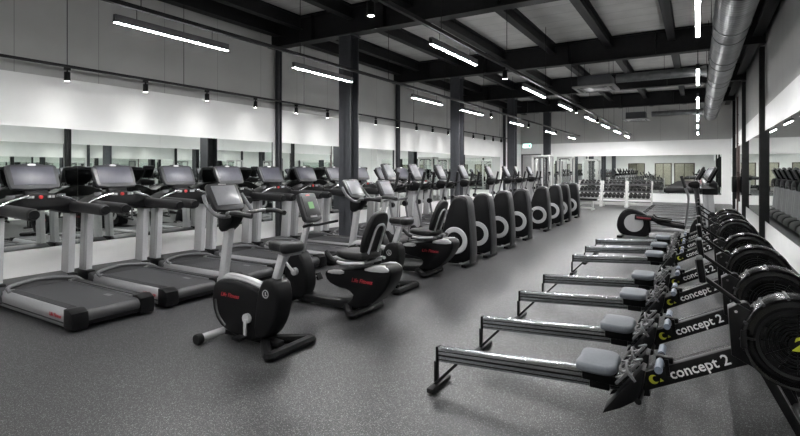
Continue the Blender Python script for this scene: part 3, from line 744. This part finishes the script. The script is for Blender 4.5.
# ------------------------------------------------------------------ low elliptical facing the rower wall (rear x=0, front -x)
def make_elliptical():
    t = thing('elliptical_trainer', 'low elliptical trainer with a pale wheel disc and red stripe, facing the rower wall', 'elliptical trainer', (-1.66, 12.75, 0), PI)
    hs = [(.0, .32), (-.05, .52), (-.16, .66), (-.30, .70), (-.50, .64), (-.70, .52), (-.73, .25), (-.72, .05), (-.3, .04), (-.10, .08), (-.02, .18)]
    for s in (-1, 1):
        d = MB().lathe([(0, -.01), (.165, -.012), (.205, -.008), (.205, .008), (.165, .012), (0, .01)], (-.38, s * .155, .36), 'y', 40).build('wheel_disc', 'ring', t)
        ang = 1.9 if s > 0 else 1.1
        px, pz = -.38 + .15 * math.cos(ang), .36 + .15 * math.sin(ang)
        l = MB().tube([(px + .02, s * .19, pz), (px - .35, s * .195, pz - .02), (-.95, s * .2, .40), (-1.42, s * .21, .33)], .058, 10).build('pedal_arm', 'black', t)
        MB().bar((px - .02, s * .242, pz + .0), (px - .32, s * .247, pz - .018), .045, .012, .004).build('red_stripe', 'darkred', l)
        MB().prism([(-1.15, .44), (-1.15, .47), (-.85, .5), (-.78, .56), (-.76, .55), (-.8, .47), (-.85, .455)], 'y', s * .21 - .09, s * .21 + .09, .01).build('foot_plate', 'rubber', l)
        m = MB().tube([(-1.42, s * .24, .33), (-1.46, s * .26, .7), (-1.48, s * .28, 1.0), (-1.40, s * .26, 1.25), (-1.34, s * .24, 1.45)], .02, 8).build('moving_handlebar', 'mid', t)
        MB().tube([(-1.42, s * .264, 1.2), (-1.38, s * .254, 1.33), (-1.34, s * .24, 1.46)], .026, 8).build('grip', 'rubber', m)
        MB().bar((-.7, s * .12, .10), (-1.66, s * .12, .10), .10, .07, .015).build('side_beam', 'silver', t)
    MB().prism(hs, 'y', -.14, .14, .04, 3, 1).build('rear_housing', 'black', t)
    MB().box((-.08, 0, .03), (.12, .5, .06), .015).build('rear_foot', 'black', t)
    MB().box((-1.72, 0, .03), (.12, .56, .06), .015).build('front_foot', 'black', t)
    MB().prism([(-1.8, .06), (-1.5, .06), (-1.5, .3), (-1.62, .55), (-1.76, .5)], 'y', -.16, .16, .03, 2, 1).build('front_shroud', 'black', t)
    MB().bar((-1.70, 0, .45), (-1.62, 0, 1.28), .10, .12, .025).build('mast', 'dark', t)
    MB().prism([(-1.70, 1.18), (-1.52, 1.2), (-1.46, 1.27), (-1.5, 1.34), (-1.70, 1.36)], 'y', -.18, .18, .03, 2, 1).build('cup_tray', 'black', t)
    portrait_console(t, (-1.68, 0, 1.53), .36, .34, 28)
    return t
make_elliptical()

# ------------------------------------------------------------------ rowing machine (rail end x=0, flywheel towards +x)
def make_rower():
    t = thing('rowing_machine', '', 'rowing machine')
    # rail: I-shaped extrusion, rising gently
    def zr(x): return .245 + .062 * x
    def ramp(o, x0, z0):
        return o
    r = MB()
    p0, p1 = (0.02, 0, zr(.02)), (1.38, 0, zr(1.38))
    n = Vector((-.062, 0, 1)).normalized()
    def off(p, k): return tuple(Vector(p) + n * k)
    r.bar(p0, p1, .104, .056, .004)
    rail = r.build('rail', 'alu', t)
    for sd in (-1, 1):
        for k, w_ in ((.026, .007), (-.004, .012), (-.034, .006)):
            q0, q1 = Vector(off(p0, k)), Vector(off(p1, k)); q0.y = q1.y = sd * .0275
            MB().bar(q0, q1, w_, .003).build('rail_groove', 'black_metal', rail)
    b = MB().bar((.008, 0, zr(0) - .054), (.008, 0, zr(0) + .056), .02, .062, .004).build('rail_end_cap', 'black', t)
    lg = MB().bar((-.008, -.0, .19), (-.008, -.0, .03), .02, .05, .003).bar((.16, .0, .2), (.0, -.05, .03), .02, .035, .003)
    lg.build('rear_leg', 'black_metal', t)
    MB().box((.012, 0, .022), (.055, .30, .035), .01).build('rear_foot', 'rubber', t)
    # seat
    zs = zr(1.14)
    s = MB().box((1.13, 0, zs + .03), (.2, .13, .08), .012).box((1.13, 0, zs - .03), (.12, .085, .06), .01).build('seat_carriage', 'black', t)
    so = [(1.0, -.10), (1.02, -.155), (1.12, -.165), (1.20, -.16), (1.24, -.1), (1.23, 0), (1.24, .1), (1.20, .16), (1.12, .165), (1.02, .155), (1.0, .1), (1.012, 0)]
    MB().prism(so, 'z', zs + .07, zs + .125, .02, 3, 1).build('seat', 'seatgrey', t)
    # main frame with lettering
    A, B = Vector((1.28, 0, .305)), Vector((2.02, 0, .69)); dirv = (B - A).normalized()
    f = MB().bar(A, B, .10, .07, .006).bar((1.26, 0, .305), (1.40, 0, .33), .11, .07, .006)
    fr = f.build('main_frame', 'black_metal', t)
    ang = -math.atan2(dirv.z, dirv.x)
    for sd in (-1, 1):
        Rr = Matrix.Rotation(ang, 3, 'Y') @ FACE_NY if sd < 0 else Matrix.Rotation(ang, 3, 'Y') @ FACE_PY
        c = A + dirv * .417; c.y = sd * .0355
        text('lettering', 'concept 2', .08, 'white_print', fr, c, Rr, 0, .001)
        # lime emblem: open ring with a small triangle
        e = MB()
        cc = A + dirv * (.165 if sd < 0 else .68)
        pts = [(.036 * math.cos(a), .036 * math.sin(a)) for a in [math.radians(q) for q in range(50, 311, 20)]] + [(.016 + .024 * math.cos(a), .024 * math.sin(a)) for a in [math.radians(q) for q in range(300, 59, -20)]]
        e.prism(pts, 'y', -.001, .001); e.prism([(.035, -.03), (.065, -.03), (.05, -.005)], 'y', -.001, .001)
        o = e.build('emblem', 'lime', fr); o.data.transform(Matrix.Identity(4)); o.data.transform(Matrix.Translation((cc.x, sd * .0365, cc.z)) @ Matrix.Rotation(ang, 4, 'Y') @ Matrix.Rotation(0 if sd < 0 else PI, 4, 'Z') @ Matrix.Diagonal((.72, 1, .72, 1)))
    # footboards
    for sd in (-1, 1):
        y = sd * .135
        p = MB().prism([(1.17, .185), (1.18, .21), (1.375, .485), (1.395, .48), (1.38, .37), (1.35, .30), (1.27, .24)], 'y', y - .065, y + .065, .008).build('footboard', 'black', t)
        q = MB()
        for k in range(4):
            z = .385 + .038 * k; x = 1.265 + .031 * k
            q.bar((x - .02, y - .045, z + .02), (x + .01, y + .05, z + .005), .016, .01, .003, (0, 0, 1))
        q.bar((1.24, y - .035, .365), (1.365, y - .035, .515), .016, .012, .003).bar((1.245, y + .035, .36), (1.37, y + .035, .51), .016, .012, .003)
        q.build('heel_cup', 'mid', p)
        MB().tube([(1.345, y - .062, .41), (1.305, y - .06, .46), (1.295, y, .485), (1.305, y + .06, .46), (1.345, y + .062, .41)], .009, 6).build('foot_strap', 'mid', p)
    MB().cyl((1.36, -.2, .30), (1.36, .2, .30), .018, seg=10).build('foot_axle', 'black_metal', t)
    # handle and chain
    hd = MB().tube([(1.46, -.2, .50), (1.46, .2, .50)], .014, 10).build('handle', 'black', t)
    for sd in (-1, 1): MB().tube([(1.46, sd * .205, .50), (1.46, sd * .06, .50)], .021, 10).build('handle_grip', 'handleblue', hd)
    MB().box((1.48, 0, .50), (.09, .05, .035), .008).bar((1.50, -.03, .42), (1.49, -.03, .51), .02, .02).bar((1.50, .03, .42), (1.49, .03, .51), .02, .02).build('handle_hook', 'black', t)
    MB().cyl((1.52, 0, .50), (1.98, 0, .735), .006, seg=6).build('chain', 'chrome', t)
    # flywheel
    C0 = (2.10, 0, .70)
    MB().lathe([(.0, -.055), (.165, -.055), (.17, -.078), (.188, -.08), (.198, -.06), (.235, -.05), (.24, -.03), (.24, .03), (.235, .05), (.198, .06), (.188, .08), (.17, .078), (.165, .055), (.0, .055)], C0, 'y', 48).build('fan_housing', 'black_gloss', t)
    g = MB()
    for sd in (-1, 1):
        for rr in [.05 + .018 * k for k in range(6)]:
            g.lathe([(rr, sd * .058), (rr + .006, sd * .058), (rr + .006, sd * .068), (rr, sd * .068)], C0, 'y', 40)
        for k in range(12):
            a = 2 * PI * k / 12; y = sd * .063
            g.bar((C0[0] + .04 * math.cos(a), y, C0[2] + .04 * math.sin(a)), (C0[0] + .163 * math.cos(a), y, C0[2] + .163 * math.sin(a)), .006, .008)
    gr = g.build('fan_grille', 'black', t)
    MB().lathe([(.232, -.075), (.245, -.08), (.252, -.07), (.254, 0), (.252, .07), (.245, .08), (.232, .075), (.236, 0)], C0, 'y', 48).build('outer_guard', 'black_gloss', t)
    for sd in (-1, 1):
        hub = MB().lathe([(0, sd * .062), (.042, sd * .062), (.042, sd * .074), (.0, sd * .076)], C0, 'y', 20).build('hub_cap', 'black', t)
        text('hub_emblem', '2', .105, 'lime', hub, (C0[0], sd * .077, C0[2]), FACE_NY if sd < 0 else FACE_PY, .2, .003)
        MB().cyl((2.10 - .25, sd * .07, .70), (2.10 - .19, sd * .085, .70), .008, seg=8).box((2.10 - .24, sd * .075, .69), (.03, .02, .10), .004).build('housing_clip', 'black_metal', t)
    for a in (100, 128, 52, 160):
        q = math.radians(a); MB().cyl((C0[0] + .247 * math.cos(q), -.088, C0[2] + .247 * math.sin(q)), (C0[0] + .247 * math.cos(q), .088, C0[2] + .247 * math.sin(q)), .009, seg=8).build('guard_bolt', 'dark', t)
    for o in list(kids(t)):
        if o.name.split('.')[0] in ('fan_housing', 'fan_grille', 'outer_guard', 'hub_cap', 'housing_clip', 'guard_bolt'):
            for q in [o] + kids(o): q.data.transform(Matrix.Translation((2.08, 0, .712)) @ Matrix.Scale(.945, 4) @ Matrix.Translation((-2.10, 0, -.70)))
    # front legs
    MB().bar((1.91, 0, .60), (2.19, 0, .06), .045, .06, .006).bar((2.10, 0, .5), (2.20, 0, .06), .025, .05, .004).build('front_leg', 'black_metal', t)
    ff = MB().cyl((2.2, -.3, .055), (2.2, .3, .055), .024, seg=12).build('front_crossbar', 'black_metal', t)
    for sd in (-1, 1):
        MB().lathe([(0, -.014), (.038, -.014), (.042, 0), (.038, .014), (0, .014)], (2.235, sd * .26, .055), 'y', 18).box((2.21, sd * .26, .055), (.05, .04, .03), .005).build('caster', 'rubber', ff)
        MB().box((2.2, sd * .3, .025), (.06, .05, .05), .01).build('foot', 'rubber', ff)
    pl = MB().prism([(1.80, .60), (1.785, .85), (1.83, .88), (1.92, .83), (1.97, .60), (1.90, .55)], 'y', -.05, .05, .006).build('frame_plate', 'black_metal', t)
    for bx_, bz_ in ((1.82, .84), (1.84, .70), (1.86, .64)):
        MB().cyl((bx_, -.055, bz_), (bx_, .055, bz_), .008, seg=8).build('bolt', 'chrome', pl)
    # monitor arm and monitor
    MB().bar((2.0, 0, .70), (1.86, .0, .86), .04, .04, .006).bar((1.86, 0, .86), (1.67, 0, 1.0), .022, .035, .004).cyl((1.86, -.03, .86), (1.86, .03, .86), .028, seg=12).build('monitor_arm', 'black_metal', t)
    R = ry(-8)
    mo = MB().box((0, 0, 0), (.035, .18, .13), .01).build('monitor', 'black', t); mo.data.transform(Matrix.Translation((1.66, 0, 1.045)) @ R.to_4x4())
    sc = MB().box((-.019, 0, .025), (.004, .12, .07)).build('monitor_screen', 'bezel', mo); sc.data.transform(Matrix.Translation((1.66, 0, 1.045)) @ R.to_4x4())
    return t
rw = make_rower()
RY = [3.23, 4.1, 5.17, 6.14, 7.8, 8.78, 9.8]
rl = ['rowing machine in the foreground, closest of its row', 'second rowing machine from the camera, behind the closest one', 'third rowing machine from the camera', 'fourth rowing machine, just before the gap in the row',
      'fifth rowing machine, just after the gap in the row', 'sixth rowing machine, second after the gap', 'last rowing machine of the row, beside the low elliptical trainer']
for k, y in enumerate(RY):
    loc = (-1.645, y, 0)
    if k == 0: rw.location = loc; rw['label'] = rl[0]; rw['group'] = 'rowing machines'
    else: dup(rw, loc, label=rl[k], group='rowing machines')

# ------------------------------------------------------------------ dumbbell racks
rackx = [(-4.62, -3.62), (-3.6, -2.62), (-2.6, -1.62)]
RYY = 23.1
TZ = [.36, .66, .96]
def make_rack(L):
    t = thing('dumbbell_rack', '', 'rack')
    for s in (-1, 1):
        x = s * (L / 2 - .035)
        MB().bar((x, -.26, .0), (x, .1, 1.12), .09, .06, .008, (1, 0, 0)).box((x, -.05, .03), (.07, .62, .06), .008).build('side_post', 'white', t)
    for k, z in enumerate(TZ):
        y = -.2 + .14 * k
        MB().box((0, y - .06, z), (L - .1, .03, .06), .004).box((0, y + .13, z + .05), (L - .1, .03, .06), .004).build('shelf_rail', 'white' if k == 0 else 'mid', t)
    MB().box((0, -.1, .14), (L - .1, .05, .12), .006).build('lower_beam', 'white', t)
    return t
dl = ['dumbbell rack bay beside the cable machines', 'middle bay of the dumbbell racks', 'dumbbell rack bay closest to the rower wall']
rk = make_rack(1.0)
for i, (a, b) in enumerate(rackx):
    loc = ((a + b) / 2, RYY, 0)
    if i == 0: rk.location = loc; rk['label'] = dl[0]; rk['group'] = 'dumbbell racks'
    else: dup(rk, loc, label=dl[i], group='dumbbell racks')
def db_mesh(r):
    mb = MB().cyl((0, -.08, 0), (0, .08, 0), .016, seg=10)
    for s in (-1, 1): mb.lathe([(0, s * .07), (r * .9, s * .07), (r, s * .085), (r, s * .15), (r * .9, s * .165), (0, s * .165)], (0, 0, 0), 'y', 14)
    return mb.build('dumbbell', 'plates')
dbs = [db_mesh(r) for r in (.082, .072, .06)]
tilt = math.atan2(.05, .19)
tier = ['bottom', 'middle', 'top']; bayn = ['beside the cable machines', 'in the middle', 'by the rower wall']
for i, (a, b) in enumerate(rackx):
    for k in range(3):
        for j in range(5):
            src = dbs[k]
            if src.get('label') is None: o = src
            else: o = src.copy(); COL.objects.link(o)
            x = (a + b) / 2 + (j - 2) * .165
            r = (.082, .072, .06)[k]
            o.location = (x, RYY - .2 + .14 * k + .035, TZ[k] + .063 + r * 1.034); o.rotation_euler = (tilt, 0, 0)
            tag(o, 'black dumbbell on the %s tier of the rack bay %s' % (tier[k], bayn[i]), 'dumbbell', 'dumbbells on the %s tier, bay %s' % (tier[k], bayn[i]))

# bench in front of the racks
bn = thing('weight_bench', 'flat weight bench with white frame in front of the dumbbell racks', 'bench', (-4.0, 20.7, 0))
MB().box((0, 0, .42), (1.15, .28, .08), .025).build('pad', 'pad', bn)
for s in (-1, 1): MB().box((s * .42, 0, .03), (.07, .5, .06), .01).bar((s * .42, 0, .05), (s * .38, 0, .39), .07, .06, .008).build('leg', 'white', bn)
MB().box((0, 0, .34), (.8, .06, .06), .008).bar((-.42, 0, .08), (.42, 0, .08), .06, .06, .006).build('frame', 'white', bn)

# cable machines
def make_cable(w, label, loc):
    t = thing('cable_machine', label, 'cable machine', loc)
    a = w / 2
    for s in (-1, 1):
        MB().box((s * a, -.28, 1.1), (.08, .08, 2.2), .01).build('post', 'white', t)
        MB().box((s * a, .28, 1.1), (.08, .08, 2.2), .01).build('post', 'white', t)
        MB().box((s * a, 0, .04), (.1, .9, .08), .01).build('foot_bar', 'white', t)
        st = MB()
        for k in range(14): st.box((s * (a - .22), .0, .16 + .062 * k), (.22, .14, .056), .004)
        st.build('weight_stack', 'plates', t)
        MB().cyl((s * (a - .28), 0, .08), (s * (a - .28), 0, 2.15), .012, seg=8).cyl((s * (a - .16), 0, .08), (s * (a - .16), 0, 2.15), .012, seg=8).build('guide_rod', 'chrome', t)
        MB().cyl((s * (a - .22), 0, 1.0), (s * (a - .22), 0, 2.15), .005, seg=6).build('cable', 'black', t)
        p = MB().box((s * a, -.35, 1.45), (.1, .08, .16), .01).build('pulley_block', 'black', t)
        MB().lathe([(0, -.012), (.045, -.012), (.035, 0), (.045, .012), (0, .012)], (s * a, -.42, 1.42), 'y', 16).build('pulley', 'mid', p)
        MB().tube([(s * a, -.42, 1.38), (s * a, -.43, 1.2), (s * a + .05, -.43, 1.08), (s * a - .05, -.43, 1.08), (s * a, -.43, 1.2)], .01, 6, False).build('stirrup_handle', 'black', t)
    MB().box((0, -.28, 2.2), (w + .08, .08, .08), .01).box((0, .28, 2.2), (w + .08, .08, .08), .01).box((-a, 0, 2.2), (.08, .6, .08), .01).box((a, 0, 2.2), (.08, .6, .08), .01).build('top_frame', 'white', t)
    MB().tube([(-a + .1, -.28, 2.05), (-.2, -.36, 2.12), (.2, -.36, 2.12), (a - .1, -.28, 2.05)], .018, 8).build('pull_up_bar', 'black', t)
    return t
make_cable(.75, 'white framed cable machine behind the cross trainers, closer to the exit door', (-5.8, 21.5, 0))
make_cable(.62, 'narrower white framed cable machine beside the dumbbell racks', (-5.42, 24.2, 0))

# ------------------------------------------------------------------ light outside the lamps, camera
l = bpy.data.lights.new('lobby_lamp', 'AREA'); l.energy = 50; l.size = 4; l.shape = 'RECTANGLE'; l.size_y = 1.2; l.color = (1, .96, .88)
o = bpy.data.objects.new('lobby_lamp', l); COL.objects.link(o); o.location = (-3.2, -3.0, 2.7)
w = bpy.data.worlds.new('world'); scene.world = w; w.use_nodes = True
w.node_tree.nodes['Background'].inputs[0].default_value = (.5, .5, .5, 1); w.node_tree.nodes['Background'].inputs[1].default_value = .0

cam = bpy.data.cameras.new('camera'); cam.sensor_width = 36; cam.lens = 36 * 488 / 800; cam.shift_y = -48 / 800; cam.clip_start = .05; cam.clip_end = 200
co = bpy.data.objects.new('camera', cam); COL.objects.link(co)
co.location = (0, 0, 1.6); co.rotation_euler = (PI / 2, 0, math.atan(297.8 / 488))
scene.camera = co
vs = scene.view_settings
vs.view_transform = 'Standard'; vs.look = 'None'; vs.gamma = 1; vs.use_curve_mapping = False; vs.exposure = .45
scene.cycles.max_bounces = 10; scene.cycles.glossy_bounces = 8; scene.cycles.diffuse_bounces = 4; scene.cycles.use_denoising = True
scene.cycles.sample_clamp_indirect = 8
